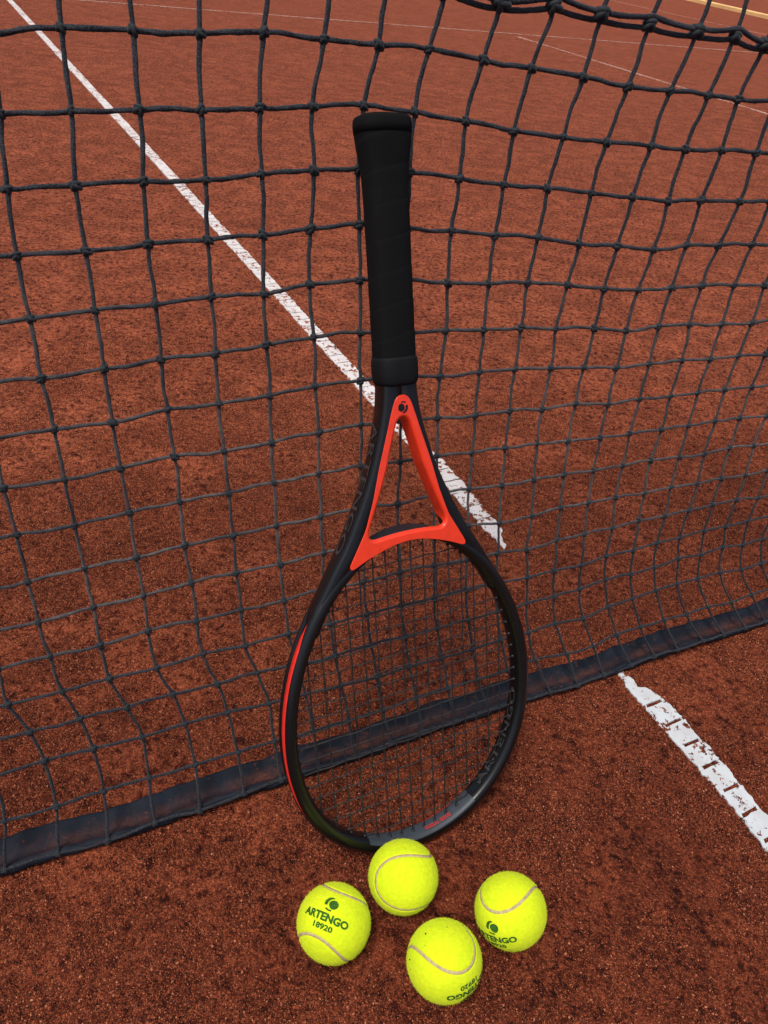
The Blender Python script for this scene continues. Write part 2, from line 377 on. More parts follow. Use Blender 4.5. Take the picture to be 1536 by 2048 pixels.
# ------------------------------------------------------------------ tennis net
KN = """-4269,5572,6865 -3904,5716,6930 -3526,5867,6997 -3132,6027,7062 -2721,6194,7118 -2289,6359,7155 -1849,6528,7178 -1405,6702,7193 -965,6873,7191 -535,7042,7179 -103,7205,7153 341,7360,7115 784,7553,7126 1220,7729,7108 1682,7901,7078 2116,8087,7051 2509,8303,7047 2869,8503,7009 3248,8715,6986 3638,8926,6967 4034,9136,6954 4433,9346,6948 4837,9555,6949 5247,9764,6955 5665,9971,6965;-4263,5423,6452 -3894,5570,6511 -3511,5725,6572 -3112,5889,6632 -2703,6068,6695 -2259,6230,6720 -1828,6402,6741 -1393,6593,6772 -965,6767,6767 -562,6954,6771 -157,7126,6750 279,7293,6718 701,7451,6672 1163,7628,6648 1605,7803,6613 2030,8004,6601 2430,8208,6580 2786,8425,6567 3202,8637,6548 3607,8850,6535 4012,9062,6525 4417,9273,6521 4825,9482,6521 5238,9690,6525 5660,9896,6533;-4245,5261,6023 -3872,5411,6073 -3484,5565,6122 -3074,5726,6168 -2633,5892,6205 -2184,6066,6239 -1790,6246,6264 -1378,6448,6303 -997,6642,6319 -617,6848,6339 -210,7018,6308 225,7183,6266 653,7350,6222 1102,7529,6191 1538,7715,6163 1978,7914,6144 2370,8118,6120 2771,8335,6111 3181,8549,6099 3587,8765,6091 3991,8979,6084 4397,9191,6080 4807,9400,6080 5223,9607,6083 5647,9812,6088;-4212,5098,5588 -3838,5249,5630 -3449,5405,5670 -3048,5566,5706 -2592,5737,5742 -2145,5926,5787 -1733,6110,5812 -1332,6311,5844 -961,6524,5878 -602,6729,5891 -189,6910,5868 230,7088,5834 646,7267,5797 1059,7449,5762 1496,7640,5733 1923,7831,5698 2333,8027,5664 2718,8250,5662 3166,8465,5654 3563,8680,5646 3966,8894,5638 4372,9105,5634 4783,9314,5633 5200,9521,5635 5626,9725,5638;-4160,4939,5157 -3784,5095,5193 -3391,5256,5231 -2981,5423,5266 -2533,5604,5306 -2101,5806,5361 -1700,5990,5380 -1301,6195,5412 -937,6408,5440 -548,6619,5457 -158,6810,5439 243,6997,5409 642,7178,5367 1069,7365,5330 1483,7554,5292 1912,7743,5251 2310,7943,5220 2697,8169,5222 3101,8387,5216 3528,8600,5206 3930,8810,5194 4340,9021,5188 4753,9231,5186 5173,9437,5186 5600,9642,5188;-4093,4789,4732 -3713,4950,4766 -3317,5118,4803 -2904,5298,4845 -2466,5484,4885 -2047,5679,4925 -1648,5877,4956 -1264,6078,4977 -889,6302,5016 -496,6513,5028 -113,6707,5008 276,6897,4975 670,7094,4947 1063,7292,4917 1479,7492,4888 1881,7679,4839 2288,7878,4805 2677,8100,4800 3065,8321,4797 3479,8525,4774 3891,8730,4755 4308,8943,4750 4723,9153,4746 5143,9361,4743 5571,9566,4743;-4018,4648,4315 -3637,4814,4346 -3238,4985,4377 -2824,5161,4407 -2401,5360,4457 -1995,5564,4502 -1599,5752,4515 -1203,5971,4556 -826,6188,4582 -442,6400,4591 -62,6601,4575 328,6796,4543 702,6994,4511 1091,7214,4502 1474,7403,4453 1883,7613,4431 2272,7805,4385 2679,8029,4382 3060,8247,4372 3481,8460,4358 3884,8661,4332 4291,8876,4325 4701,9085,4316 5118,9292,4309 5543,9498,4304;-3942,4519,3908 -3561,4691,3936 -3163,4868,3967 -2749,5050,3998 -2339,5251,4043 -1931,5458,4088 -1536,5648,4099 -1145,5862,4130 -771,6084,4159 -392,6302,4173 -19,6504,4154 352,6703,4123 733,6917,4107 1118,7130,4086 1506,7341,4060 1886,7534,4012 2281,7739,3980 2677,7960,3971 3096,8176,3959 3476,8388,3939 3891,8613,3939 4278,8817,3914 4683,9024,3898 5095,9230,3883 5517,9436,3872;-3867,4400,3506 -3487,4579,3535 -3094,4763,3568 -2672,4949,3597 -2265,5149,3636 -1866,5364,3685 -1479,5553,3693 -1089,5760,3712 -699,5990,3748 -338,6207,3757 31,6409,3737 402,6615,3713 776,6820,3683 1149,7034,3659 1512,7241,3624 1911,7469,3619 2291,7666,3574 2691,7892,3570 3098,8105,3551 3484,8324,3537 3871,8540,3522 4268,8756,3507 4666,8961,3481 5074,9168,3461 5493,9375,3445;-3790,4286,3106 -3411,4469,3134 -3018,4663,3172 -2602,4848,3195 -2198,5057,3239 -1814,5266,3276 -1433,5470,3298 -1058,5684,3323 -659,5901,3343 -292,6106,3336 78,6310,3316 444,6528,3307 822,6739,3282 1185,6948,3252 1550,7166,3229 1922,7376,3197 2307,7587,3168 2704,7805,3152 3097,8029,3145 3489,8243,3123 3882,8473,3122 4255,8681,3091 4653,8889,3062 5059,9101,3041 5474,9312,3022;-3712,4175,2706 -3332,4359,2730 -2934,4545,2751 -2523,4755,2799 -2136,4950,2822 -1758,5164,2861 -1363,5365,2877 -985,5579,2899 -598,5797,2919 -233,6007,2917 128,6210,2896 496,6428,2887 863,6642,2866 1234,6859,2845 1591,7076,2821 1960,7295,2800 2333,7512,2777 2723,7733,2762 3107,7951,2745 3508,8164,2723 3883,8379,2698 4270,8610,2692 4652,8817,2655 5055,9032,2630 5463,9248,2607;-3638,4077,2320 -3261,4264,2342 -2872,4459,2369 -2459,4672,2415 -2080,4876,2444 -1698,5081,2470 -1307,5283,2483 -924,5494,2501 -537,5716,2523 -172,5920,2513 192,6126,2498 556,6337,2481 924,6549,2459 1284,6741,2407 1671,6975,2406 2025,7200,2392 2374,7428,2382 2750,7638,2354 3142,7853,2333 3529,8076,2321 3907,8292,2296 4288,8521,2285 4677,8739,2256 5063,8958,2230 5459,9179,2205;-3560,3989,1951 -3188,4179,1969 -2797,4381,2000 -2409,4578,2020 -2029,4787,2052 -1636,4988,2068 -1241,5195,2086 -868,5399,2092 -483,5618,2109 -110,5830,2110 257,6040,2099 620,6251,2082 983,6460,2058 1345,6670,2032 1698,6862,1979 2066,7103,1989 2430,7329,1978 2798,7546,1958 3175,7774,1952 3561,7988,1929 3929,8214,1916 4313,8441,1902 4686,8666,1881 5067,8880,1843 5451,9105,1818;-3463,3911,1604 -3105,4095,1607 -2719,4299,1633 -2339,4500,1652 -1946,4693,1658 -1559,4912,1693 -1176,5099,1682 -789,5318,1704 -407,5532,1714 -34,5745,1715 333,5956,1707 695,6168,1692 1055,6378,1672 1415,6587,1646 1779,6797,1619 2133,7011,1597 2496,7229,1579 2832,7455,1573 3211,7677,1562 3563,7906,1557 3929,8118,1529 4318,8351,1526 4688,8570,1498 5060,8798,1478 5440,9023,1452;-3330,3845,1291 -2952,4044,1305 -2562,4249,1322 -2179,4446,1328 -1803,4651,1341 -1419,4847,1342 -1047,5048,1342 -674,5249,1339 -303,5454,1335 64,5662,1329 427,5872,1319 785,6084,1307 1141,6297,1292 1496,6511,1275 1856,6728,1259 2205,6937,1235 2561,7159,1227 2913,7394,1235 3282,7605,1214 3642,7828,1205 4003,8067,1215 4366,8269,1177 4724,8506,1178 5089,8710,1133 5457,8929,1106;-3204,3745,965 -2827,3966,992 -2436,4168,996 -2044,4367,995 -1668,4574,1001 -1290,4784,1009 -909,4978,995 -548,5164,967 -184,5362,951 180,5567,940 541,5777,930 898,5991,920 1251,6207,910 1600,6424,900 1945,6640,889 2307,6854,878 2683,7056,851 3039,7294,868 3390,7525,873 3740,7749,871 4089,7968,862 4450,8169,832 4807,8387,820 5170,8586,781 5539,8807,766;-3098,3566,571 -2704,3779,576 -2325,3990,578 -1939,4195,573 -1543,4410,577 -1158,4625,581 -796,4825,562 -427,5033,553 -59,5240,543 308,5452,535 675,5666,529 1039,5883,524 1402,6101,520 1762,6319,517 2109,6535,516 2527,6741,504 2896,6954,496 3243,7184,506 3595,7402,501 3962,7614,490 4319,7815,468 4672,8034,469 5069,8231,448 5428,8454,454 5779,8660,435;-3064,3317,114 -2640,3549,123 -2244,3756,110 -1841,3990,126 -1442,4191,105 -1046,4436,127 -685,4651,116 -306,4875,117 70,5097,117 447,5318,116 825,5540,116 1206,5761,116 1592,5980,118 1985,6195,120 2394,6403,122 2779,6597,107 3147,6816,111 3529,7045,122 3893,7263,121 4244,7467,109 4647,7687,121 4983,7891,115 5360,8096,117 5714,8288,105 6060,8489,101"""
K = np.array([[list(map(int, p.split(','))) for p in r.split(' ')] for r in KN.split(';')], float)*1e-4
NH3 = np.array([*HD, 0.])
EXL = EXR = 7; EXU = 4
def extend(A):
    stepL = (A[:, 0]-A[:, 4])/4; stepR = (A[:, -1]-A[:, -5])/4
    left = [A[:, 0]+stepL*k for k in range(EXL, 0, -1)]; rgt = [A[:, -1]+stepR*k for k in range(1, EXR+1)]
    return np.concatenate([np.stack(left, 1), A, np.stack(rgt, 1)], 1)
K = extend(K)
su = (K[0]-K[3])/3; su = unit(su)*.0445
K = np.concatenate([np.stack([K[0]+su*k for k in range(EXU, 0, -1)], 0), K], 0)
NR_, NC_ = K.shape[:2]; DBL = EXU             # row index of the doubled cord
K += rng.normal(0, .0006, K.shape)
NETN = unit(np.array([.49, -.85, .25]))
net = obj('tennis_net', None); net.location = (*K[-1, NC_//2, :2], 0); bpy.context.view_layer.update()
tag(net, 'dark knotted tennis net stretched across the court behind the racket', 'tennis net')
NO3 = np.array([*K[-1, NC_//2, :2], 0.])
def cord(P, r, seed, sub=14, wig=.0011, sides=10):
    C = catmull(P, sub); rs = np.random.default_rng(seed); n = len(C)
    for ax in range(3):
        ph = rs.uniform(0, 6.28, 3); t = np.arange(n)/sub
        env = np.abs(np.sin(np.pi*t))
        C[:, ax] += wig*env*(np.sin(t*2.1+ph[0])+.6*np.sin(t*5.3+ph[1]))*.7
    return tube(C-NO3, r*(1+.06*np.sin(np.arange(n)*.37+seed)), sides, NETN, 3, .0115, .19, phase=seed)
for i in range(NR_):
    if i == DBL:
        for sgn in (-1, 1):
            t = np.arange(NC_)[:, None]
            C = catmull(K[i], 14); n = len(C); tt = np.arange(n)/14
            kn = (np.array([.0062, .0010]) if sgn > 0 else np.array([-.0020, -.0042]))[(np.arange(NC_)+1) % 2]; off = np.interp(tt, np.arange(NC_), kn)-.0012*np.abs(np.sin(np.pi*tt))
            up = np.array([.1, -.1, 1.]); C = C+off[:, None]*up+.0012*sgn*NETN
            Vv, Ff = tube(C-NO3, .0021, 10, NETN, 3, .0105, .13, phase=sgn)
            obj('horizontal_cord', mesh('horizontal_cord', Vv, Ff), M['cord'], net)
        continue
    Vv, Ff = cord(K[i], np.interp(i-EXU, [0, 4, 9], [.0019, .0017, .00138]), i+1)
    obj('horizontal_cord', mesh('horizontal_cord', Vv, Ff), M['cord'], net)
for j in range(NC_):
    Vv, Ff = cord(K[:, j], np.interp(np.arange((NR_-1)*14+1)/14-EXU, [0, 4, 9], [.0018, .0016, .00132]), 100+j)
    obj('vertical_cord', mesh('vertical_cord', Vv, Ff), M['cord'], net)
# stray fibres standing off the cords
fb = np.random.default_rng(21); cc = np.concatenate([K[:, :-1].reshape(-1, 3), K[:-1].reshape(-1, 3)]); ce = np.concatenate([K[:, 1:].reshape(-1, 3), K[1:].reshape(-1, 3)])
pk = fb.integers(0, len(cc), 16000); tq = fb.uniform(0, 1, (16000, 1)); q0 = cc[pk]*(1-tq)+ce[pk]*tq-NO3
dq = unit(fb.normal(size=(16000, 3))); ln = fb.uniform(.0022, .0042, (16000, 1)); sq = unit(np.cross(dq, fb.normal(size=(16000, 3))))*.00007
Vv = np.stack([q0+dq*.0008-sq, q0+dq*.0008+sq, q0+dq*ln], 1).reshape(-1, 3)
tag(obj('stray_fibres', mesh('stray_fibres', Vv, np.arange(48000).reshape(-1, 3), False), M['cord'], net), kind='stuff')
# knots
def knot_mesh(seed, big=1.):
    rs = np.random.default_rng(seed); mb = MB()
    th = np.linspace(0, 2*np.pi, 14, endpoint=False)
    def loop(nrm, rad, c, tr):
        nrm = unit(np.array(nrm, float)); a = unit(np.cross(nrm, [.3, .2, 1.])); b = np.cross(nrm, a)
        P = np.array(c)+rad*(np.cos(th)[:, None]*a*1.05+np.sin(th)[:, None]*b*.95); v, f = tube(P, tr, 6, nrm, closed=True); mb.add(v*big, f)
    j = lambda: rs.normal(0, .12)
    loop((.15+j(), 1, .1+j()), .0029, (0, .0013, 0), .0017)
    loop((.75+j(), .75, .15+j()), .0031, (.0004, -.0004, .0003), .0017)
    loop((1, -.35+j(), .2+j()), .0027, (-.0012, 0, 0), .0016)
    bm = bmesh.new(); bmesh.ops.create_icosphere(bm, subdivisions=1, radius=.0028)
    mb.add(np.array([v.co[:] for v in bm.verts])*big, [[v.index for v in f.verts] for f in bm.faces]); bm.free()
    return mb
KMB = [knot_mesh(s) for s in range(4)]; KMD = [knot_mesh(9+s, 1.5) for s in range(2)]
KM = [k.mesh('net_knot') for k in KMB]; KMDm = [k.mesh('net_knot') for k in KMD]
for m_ in KM+KMDm: m_.materials.append(M['knot'])
Cc = np.array([0, 0, CAMH]); items = []
for i in range(NR_):
    for j in range(NC_):
        p = K[i, j]; d = p-Cc; z = d@fwd; u = FPX*(d@cright)/z; v = FPX*(d@cdown)/z
        inside = abs(u) < 790 and abs(v) < 1050
        items.append((0 if inside else 1, z, i, j))
items.sort(); rest = MB()
for idx, (out, z, i, j) in enumerate(items):
    tx = unit(K[i, min(j+1, NC_-1)]-K[i, max(j-1, 0)]); ty = K[max(i-1, 0), j]-K[min(i+1, NR_-1), j]; ty = unit(ty-tx*(ty@tx)); tz = np.cross(tx, ty)
    a = rng.normal(0, .3); ca, sa = math.cos(a), math.sin(a); sc = rng.uniform(.88, 1.12)*np.interp(i-EXU, [0, 4, 9], [1.0, .95, .80])
    X = (tx*ca+ty*sa)*sc*random.choice((-1, 1)); Y = (-tx*sa+ty*ca)*sc; Z = np.cross(X, Y)/sc
    p = K[i, j]-NO3
    if idx < 300 and not out:
        k = obj('knot', (random.choice(KMDm) if i == DBL else random.choice(KM)), None, net)
        k.matrix_local = Matrix(((X[0], Y[0], Z[0], p[0]), (X[1], Y[1], Z[1], p[1]), (X[2], Y[2], Z[2], p[2]), (0, 0, 0, 1)))
    else:
        src = random.choice(KMD if i == DBL else KMB); vv = np.concatenate(src.V); rest.add(vv@np.stack([X, Y, Z]) + p, src.F)
tag(obj('more_knots', rest.mesh('more_knots'), M['knot'], net), kind='stuff')
# hem band along the ground
Kh = K[-1].copy(); Kh = np.stack([np.convolve(np.pad(Kh[:, a], 2, mode='reflect', reflect_type='odd'), np.ones(5)/5, 'valid') for a in range(3)], 1); base = catmull(Kh, 14); n = len(base); s = np.r_[0, np.cumsum(np.linalg.norm(np.diff(base, axis=0), axis=1))]
prof = np.array([.80, .85])*np.array([(.006, .000), (-.004, .001), (-.0065, .005), (-.0055, .010), (-.001, .0125), (.003, .0105), (.0065, .0065), (.011, .0050), (.016, .0055), (.021, .0085), (.026, .0120), (.031, .0150), (.0345, .0165), (.0355, .0150), (.033, .0110), (.028, .001)])+np.array([.0042, 0])
rings = []; uvv = []
for k in range(n):
    w = vnoise(np.array([s[k]*14]), np.array([3.]))[0]; w2 = vnoise(np.array([s[k]*40]), np.array([8.]))[0]; w3 = vnoise(np.array([s[k]*70]), np.array([1.]))[0]
    pr = prof.copy(); t = np.clip(pr[:, 0]/.0355, 0, 1)
    pr[:, 0] += .0014*w+.0010*w2*t+.0008*w3*(1-t); pr[:, 1] *= 1+.14*w2+.14*w3; pr[:, 1] += .0006*w*t
    gp = base[k, :2]+pr[:, :1]*HN
    rings.append(np.c_[gp, pr[:, 1]+height(gp[:, 0], gp[:, 1])+.0012]-NO3)
Vv, Ff = sweep(np.array(rings))
bm_ = mesh('hem_band', Vv, Ff); uvl = bm_.uv_layers.new(name='UVMap'); kk = len(prof)
li = np.zeros(len(bm_.loops), int); bm_.loops.foreach_get('vertex_index', li)
tt = np.clip(prof[:, 0]/.0355, 0, 1)[li % kk]; ss = s[li//kk]
uvl.data.foreach_set('uv', np.stack([ss, tt], 1).ravel())
obj('hem_band', bm_, M['band'], net)
# canvas headband on the top edge, above the picture
top = catmull(K[0], 4); T3 = NETN
rg = []
for p in top:
    u_ = unit(su[0]); rg.append(np.array([p+T3*a+u_*b for a, b in ((.004, -.012), (.006, .02), (.003, .05), (-.003, .05), (-.006, .02), (-.004, -.012))])-NO3)
Vv, Ff = sweep(np.array(rg)); obj('headband', mesh('headband', Vv, Ff), M['canvas'], net)

# ------------------------------------------------------------------ tennis racket
U3, V3, N3 = np.array([.851874, .522548, -.021264]), np.array([-.190701, .348201, .917749]), np.array([.486971, -.777751, .396592])
TIP = np.array([.082909, .424944, .003163])+.0022*U3
rk = obj('tennis_racket', None)
rk.matrix_world = Matrix(((U3[0], V3[0], N3[0], TIP[0]), (U3[1], V3[1], N3[1], TIP[1]), (U3[2], V3[2], N3[2], TIP[2]), (0, 0, 0, 1)))
tag(rk, 'black racket with orange red throat leaning upside down against the net', 'tennis racket')
HA, HB, HK, HW = .1602, .1225, .105, .0132
def hoop(phi, off):
    phi = np.asarray(phi, float); c, s_ = np.cos(phi), np.sin(phi)
    return (HB+off)*s_*(1+HK*c), HA+HW-(HA+off)*c
def wthr(phi):
    d = np.abs(((np.asarray(phi)-np.pi+np.pi) % (2*np.pi))-np.pi); return HW-.0040*np.clip((.62-d)/.35, 0, 1)
PROF = np.array([(0, -.0055), (-.0003, 0), (0, .0055), (.0009, .0086), (.0028, .0104), (.0055, .0109), (.0085, .0106), (.0110, .0090), (.0123, .0062), (.0125, .0036), (.0112, .0029), (.0112, -.0029), (.0125, -.0036), (.0123, -.0062), (.0110, -.0090), (.0085, -.0106), (.0055, -.0109), (.0028, -.0104), (.0009, -.0086)])
def hoop_pts(phi, rho, nn):
    w = wthr(phi)/HW; u0, v0 = hoop(phi, rho*w*HW/.0125); return np.stack([u0, v0, np.broadcast_to(nn, np.shape(u0))], -1)
NP_ = 220; PH = np.linspace(0, 2*np.pi, NP_, endpoint=False)
ring = np.stack([hoop_pts(PH, a, b) for a, b in PROF], 1)
Vv, Ff = sweep(ring, True); mats = []
kk = len(PROF)
for i in range(NP_):
    ph = (PH[i]+np.pi) % (2*np.pi)-np.pi
    for j in range(kk): mats.append(1 if (abs(ph) < .46 and (j <= 3 or j >= kk-2)) else 0)
fm = MB(); fm.V.append(Vv); fm.F += [list(f) for f in Ff]; fm.M += mats; fm.n += len(Vv)
# arms and shaft
Ov = ipl([(.500, .0158), (.475, .0163), (.455, .0182), (.4375, .0222), (.411, .0300), (.388, .0386), (.365, .0494), (.339, .0628), (.319, .0758), (.300, .0872), (.285, .0968), (.272, .1030), (.262, .1055), (.25, .1065)])
Hv = ipl([(.500, -.0005), (.4490, -.0005), (.4472, .003), (.4440, .0058), (.440, .0076), (.422, .0132), (.404, .0182), (.386, .0249), (.369, .0317), (.352, .0389), (.344, .0412), (.338, .0420), (.330, .046), (.319, .056), (.300, .0705), (.285, .0800), (.272, .0880), (.262, .0930), (.25, .097)])
vst = np.r_[np.linspace(.500, .452, 10), np.linspace(.449, .436, 8), np.linspace(.432, .262, 40)]
def smooth(fv):
    w = np.array([fv(vst+d) for d in np.linspace(-.006, .006, 7)]); return w.mean(0)
Oa = smooth(Ov); Ha = np.where(vst > .449, -.0005, np.where(vst > .43, Hv(vst), smooth(Hv)))
for sg in (1, -1):
    rr = []
    for v_, o_, h_ in zip(vst, Oa, Ha):
        d = np.interp(v_, [.262, .300, .330], [.0082, .0098, .0109]); c = min(.0032, (o_-h_)*.35)
        pr = [(h_, -.0045), (h_, .0045), (h_+c*.3, d-.0024), (h_+c, d), ((h_+o_)/2, d+.0001), (o_-c, d), (o_-c*.3, d-.0017), (o_, min(.0062, d-.003)), (o_+.0002, 0), (o_, -min(.0062, d-.003)), (o_-c*.3, -d+.0017), (o_-c, -d), ((h_+o_)/2, -d), (h_+c, -d), (h_+c*.3, -d+.0024)]
        if h_ < 0: pr[0] = (h_, -.0045); pr[1] = (h_, .0045); pr[2] = (h_, .0085); pr[3] = (h_, d); pr[13] = (h_, -d); pr[14] = (h_, -.0085)
        rr.append([(sg*a, v_, b) for a, b in pr])
    Vv, Ff = sweep(np.array(rr)); fm.add(Vv, Ff if sg > 0 else [f[::-1] for f in Ff], 0)
fme = fm.mesh('frame'); frame = obj('frame', fme, [M['frame'], M['frame_grey']], rk)
# orange red throat panel
half_o = [(.0, .4668), (.0042, .4664), (.0068, .4640), (.0106, .4535), (.0176, .431), (.0258, .4055), (.0338, .3765), (.0425, .352), (.0525, .335), (.0605, .3212), (.0612, .3188), (.0598, .3174), (.0450, .3243), (.0280, .3302), (.0140, .3338), (0, .3350)]
half_h = [(.0, .4480), (.0030, .4472), (.0058, .4440), (.0072, .440), (.0128, .422), (.0178, .404), (.0245, .386), (.0313, .369), (.0385, .352), (.0398, .3455), (.0385, .3425), (.0345, .3405), (.0255, .3418), (.0127, .3428), (0, .3432)]
def sym(h):
    h = np.array(h); L = h[1:-1][::-1]*np.array([-1, 1]); return np.r_[h, L]
def resample(L, m):
    Q = np.r_[L, L[:1]]; d = np.r_[0, np.cumsum(np.linalg.norm(np.diff(Q, axis=0), axis=1))]; t = np.linspace(0, d[-1], m, endpoint=False)
    P = np.c_[np.interp(t, d, Q[:, 0]), np.interp(t, d, Q[:, 1])]
    for _ in range(2): P = .5*P+.25*np.roll(P, 1, 0)+.25*np.roll(P, -1, 0)
    return P
def inset(L, d):
    T = unit(np.roll(L, -1, 0)-np.roll(L, 1, 0)); nrm = np.stack([-T[:, 1], T[:, 0]], 1)
    area = .5*np.sum(L[:, 0]*np.roll(L[:, 1], -1)-np.roll(L[:, 0], -1)*L[:, 1]); return L+nrm*d*np.sign(area)
OL = resample(sym(half_o), 150); HL = resample(sym(half_h), 120)
HL0 = inset(HL, -.0026); pm = MB(); FZ = .0114
v2, f2 = fill2d([OL, HL0]); pm.add(np.c_[v2, np.full(len(v2), FZ)], f2)
def zloop(L, z): return np.c_[L, np.broadcast_to(z, len(L))]
def lofts(loops):
    V_, F_ = sweep(np.array(loops).transpose(0, 1, 2), False, False); pm.add(V_, F_)
lofts([zloop(OL, FZ), zloop(inset(OL, -.0003), FZ-.0002), zloop(inset(OL, -.0003), FZ-.0010)])
isb = np.clip((.349-HL[:, 1])/.004, 0, 1)
back = -.0075*(1-isb)+.0070*isb
lofts([zloop(HL0, FZ), zloop(inset(HL, -.0012), FZ-.0004), zloop(inset(HL, -.0004), FZ-.0014), zloop(HL, FZ-.0030), zloop(HL, np.minimum(back, FZ-.0034))])
panel = obj('throat_panel', pm.mesh('throat_panel'), M['panel'], rk); panel['label'] = 'bright orange red triangular throat'
# badge on the throat
ev, ef = emblem(); obj('badge', mesh('badge', np.c_[-ev[:, 0]*.0046+.0002, -ev[:, 1]*.0050+.4560, np.full(len(ev), FZ+.0004)], [f[::-1] for f in ef] if 0 else ef, False), M['grommet'], panel)
# dark strip on the bridge, rear edge
ph = np.linspace(np.pi-.26, np.pi+.26, 24)
rr = [[tuple(hoop_pts(np.array([p]), HW*a, b)[0]) for a, b in ((.99, -.0105), (1.06, -.0095), (1.06, .0055), (.99, .0065))] for p in ph]
Vv, Ff = sweep(np.array(rr)); obj('bridge_strip', mesh('bridge_strip', Vv, Ff, False), M['grommet'], frame)
# bumper guard round the tip
ph = np.linspace(-1.15, 1.15, 80)
rr = [[tuple(hoop_pts(np.array([p]), a, b)[0]) for a, b in ((.0106, -.0052), (.0131, -.0050), (.0136, 0), (.0131, .0050), (.0106, .0052))] for p in ph]
Vv, Ff = sweep(np.array(rr)); obj('bumper_guard', mesh('bumper_guard', Vv, Ff), M['rubber'], frame)
# red side stripes (both sides of the head)
for sg in (-1, 1):
    for (p0, p1, c0, c1, wd, wd1) in ((1.02, 2.20, .0060, .0052, .0046, .0052), (1.06, 2.16, .0006, .0012, .0012, .0014)):
        ph = np.linspace(p0, p1, 70); rr = []
        for t, p in zip(np.linspace(0, 1, 70), ph):
            w = (wd+(wd1-wd)*t)*min(1, 5*t+.15, 7*(1-t)+.1)/2; c = c0+(c1-c0)*t
            row = []
            for b in np.linspace(c-w, c+w, 5):
                a = np.interp(abs(b), [0, .0028, .0036, .0062, .0090], [.0115, .0115, .0125, .0123, .0110])
                row.append(hoop_pts(np.array([sg*p]), a+.00035, b)[0])
            rr.append(row)
        rr = np.array(rr); F_ = [(i*5+j, (i+1)*5+j, (i+1)*5+j+1, i*5+j+1) for i in range(69) for j in range(4)]
        obj('side_stripe', mesh('side_stripe', rr.reshape(-1, 3), F_), M['stripe'], frame)
# strings
mains = (np.arange(16)-7.5)*.0131; mains *= 1+.06*np.abs(np.arange(16)-7.5)/7.5
crosses = np.linspace(.030, .312, 20); crosses = crosses+.004*np.sin((crosses-.03)/.282*2*np.pi)
pgrid = np.linspace(0, np.pi, 2000); hu, hv = hoop(pgrid, .002)
gm = MB()
def grommet(p, d, L=.0042, r=.0019):
    d = unit(np.array(d)); v_, f_ = tube(np.array([p-d*.003, p+d*L*.5, p+d*L]), np.array([r, r, r*.75]), 8, (0, 0, 1)); gm.add(v_, f_)
for i, u_ in enumerate(mains):
    k = np.where(hu >= abs(u_))[0]; vlo, vhi = hv[k[0]], hv[k[-1]]
    vs_ = np.r_[vlo-.004, vlo, crosses[(crosses > vlo+.004) & (crosses < vhi-.004)], vhi, vhi+.004]
    idx = np.searchsorted(crosses, vs_); nz = np.where((idx+i) % 2 == 0, .0006, -.0006); nz[:2] = 0; nz[-2:] = 0
    P = catmull(np.c_[np.full(len(vs_), u_), vs_, nz], 3); Vv, Ff = tube(P, .00068, 6, (1, 0, 0)); obj('main_string', mesh('main_string', Vv, Ff), M['string'], rk)
    grommet(np.array([u_, vlo, 0]), (0, 1, 0)); grommet(np.array([u_, vhi, 0]), (0, -1, 0))
for j, v_ in enumerate(crosses):
    k = np.argmin(np.abs(hv-v_)); um = hu[k]
    us = np.r_[-um-.004, -um, mains[np.abs(mains) < um-.003], um, um+.004]
    nz = np.array([0, 0]+[(-.0006 if (j+i) % 2 == 0 else .0006) for i in range(len(us)-4)]+[0, 0])
    sagv = v_+.0009*np.sin(np.linspace(0, 9, len(us))+j)*0+rng.normal(0, .0003, len(us))
    P = catmull(np.c_[us, sagv, nz], 3); Vv, Ff = tube(P, .00066, 6, (0, 1, 0)); obj('cross_string', mesh('cross_string', Vv, Ff), M['cross'], rk)
    grommet(np.array([um, v_, 0]), (-1, 0, 0)); grommet(np.array([-um, v_, 0]), (1, 0, 0))
tag(obj('grommets', gm.mesh('grommets'), M['grommet'], rk), kind='stuff')
# collar and grip
th = np.linspace(0, 2*np.pi, 40, endpoint=False)
def octo(hw, hd, p=3.2): 
    c, s_ = np.cos(th), np.sin(th); r = (np.abs(c)**p+np.abs(s_)**p)**(-1/p); return c*r*hw, s_*r*hd
rr = []
for v_, k in ((.4745, .80), (.4755, .93), (.4785, .99), (.485, 1.02), (.492, 1.02), (.4965, 1.0), (.4985, .97), (.499, .90)):
    a, b = octo(.0188*k, .0156*k); rr.append(np.c_[a, np.full(40, v_), b])
Vv, Ff = sweep(np.array(rr)); obj('collar', mesh('collar', Vv, [f[::-1] for f in Ff]), M['rubber'], rk)
gv = np.linspace(.497, .6735, 150); rr = []
for v_ in gv:
    hw = np.interp(v_, [.495, .58, .632, .648, .666, .676], [.0180, .0178, .0181, .0190, .0216, .0224]); hd = hw*.80
    a, b = octo(hw, hd, 3.0); fr_ = ((v_-.497)/.026+th/(2*np.pi)) % 1.0
    disp = .00022*fr_-.00022*np.exp(-((fr_-.02)/.05)**2)
    L = np.hypot(a, b); rr.append(np.c_[a*(1+disp/L), np.full(40, v_)-.0, b*(1+disp/L)])
Vv, Ff = sweep(np.array(rr)); grip = obj('grip', mesh('grip', Vv, [f[::-1] for f in Ff]), M['grip'], rk)
rr = []
for v_, k in ((.672, .99), (.678, 1.01), (.682, .99), (.6842, .94), (.6850, .84), (.6853, .5)):
    a, b = octo(.0226*k, .0182*k, 3.0); rr.append(np.c_[a, np.full(40, v_), b])
Vv, Ff = sweep(np.array(rr)); obj('butt_cap', mesh('butt_cap', Vv, [f[::-1] for f in Ff]), M['grip'], grip)
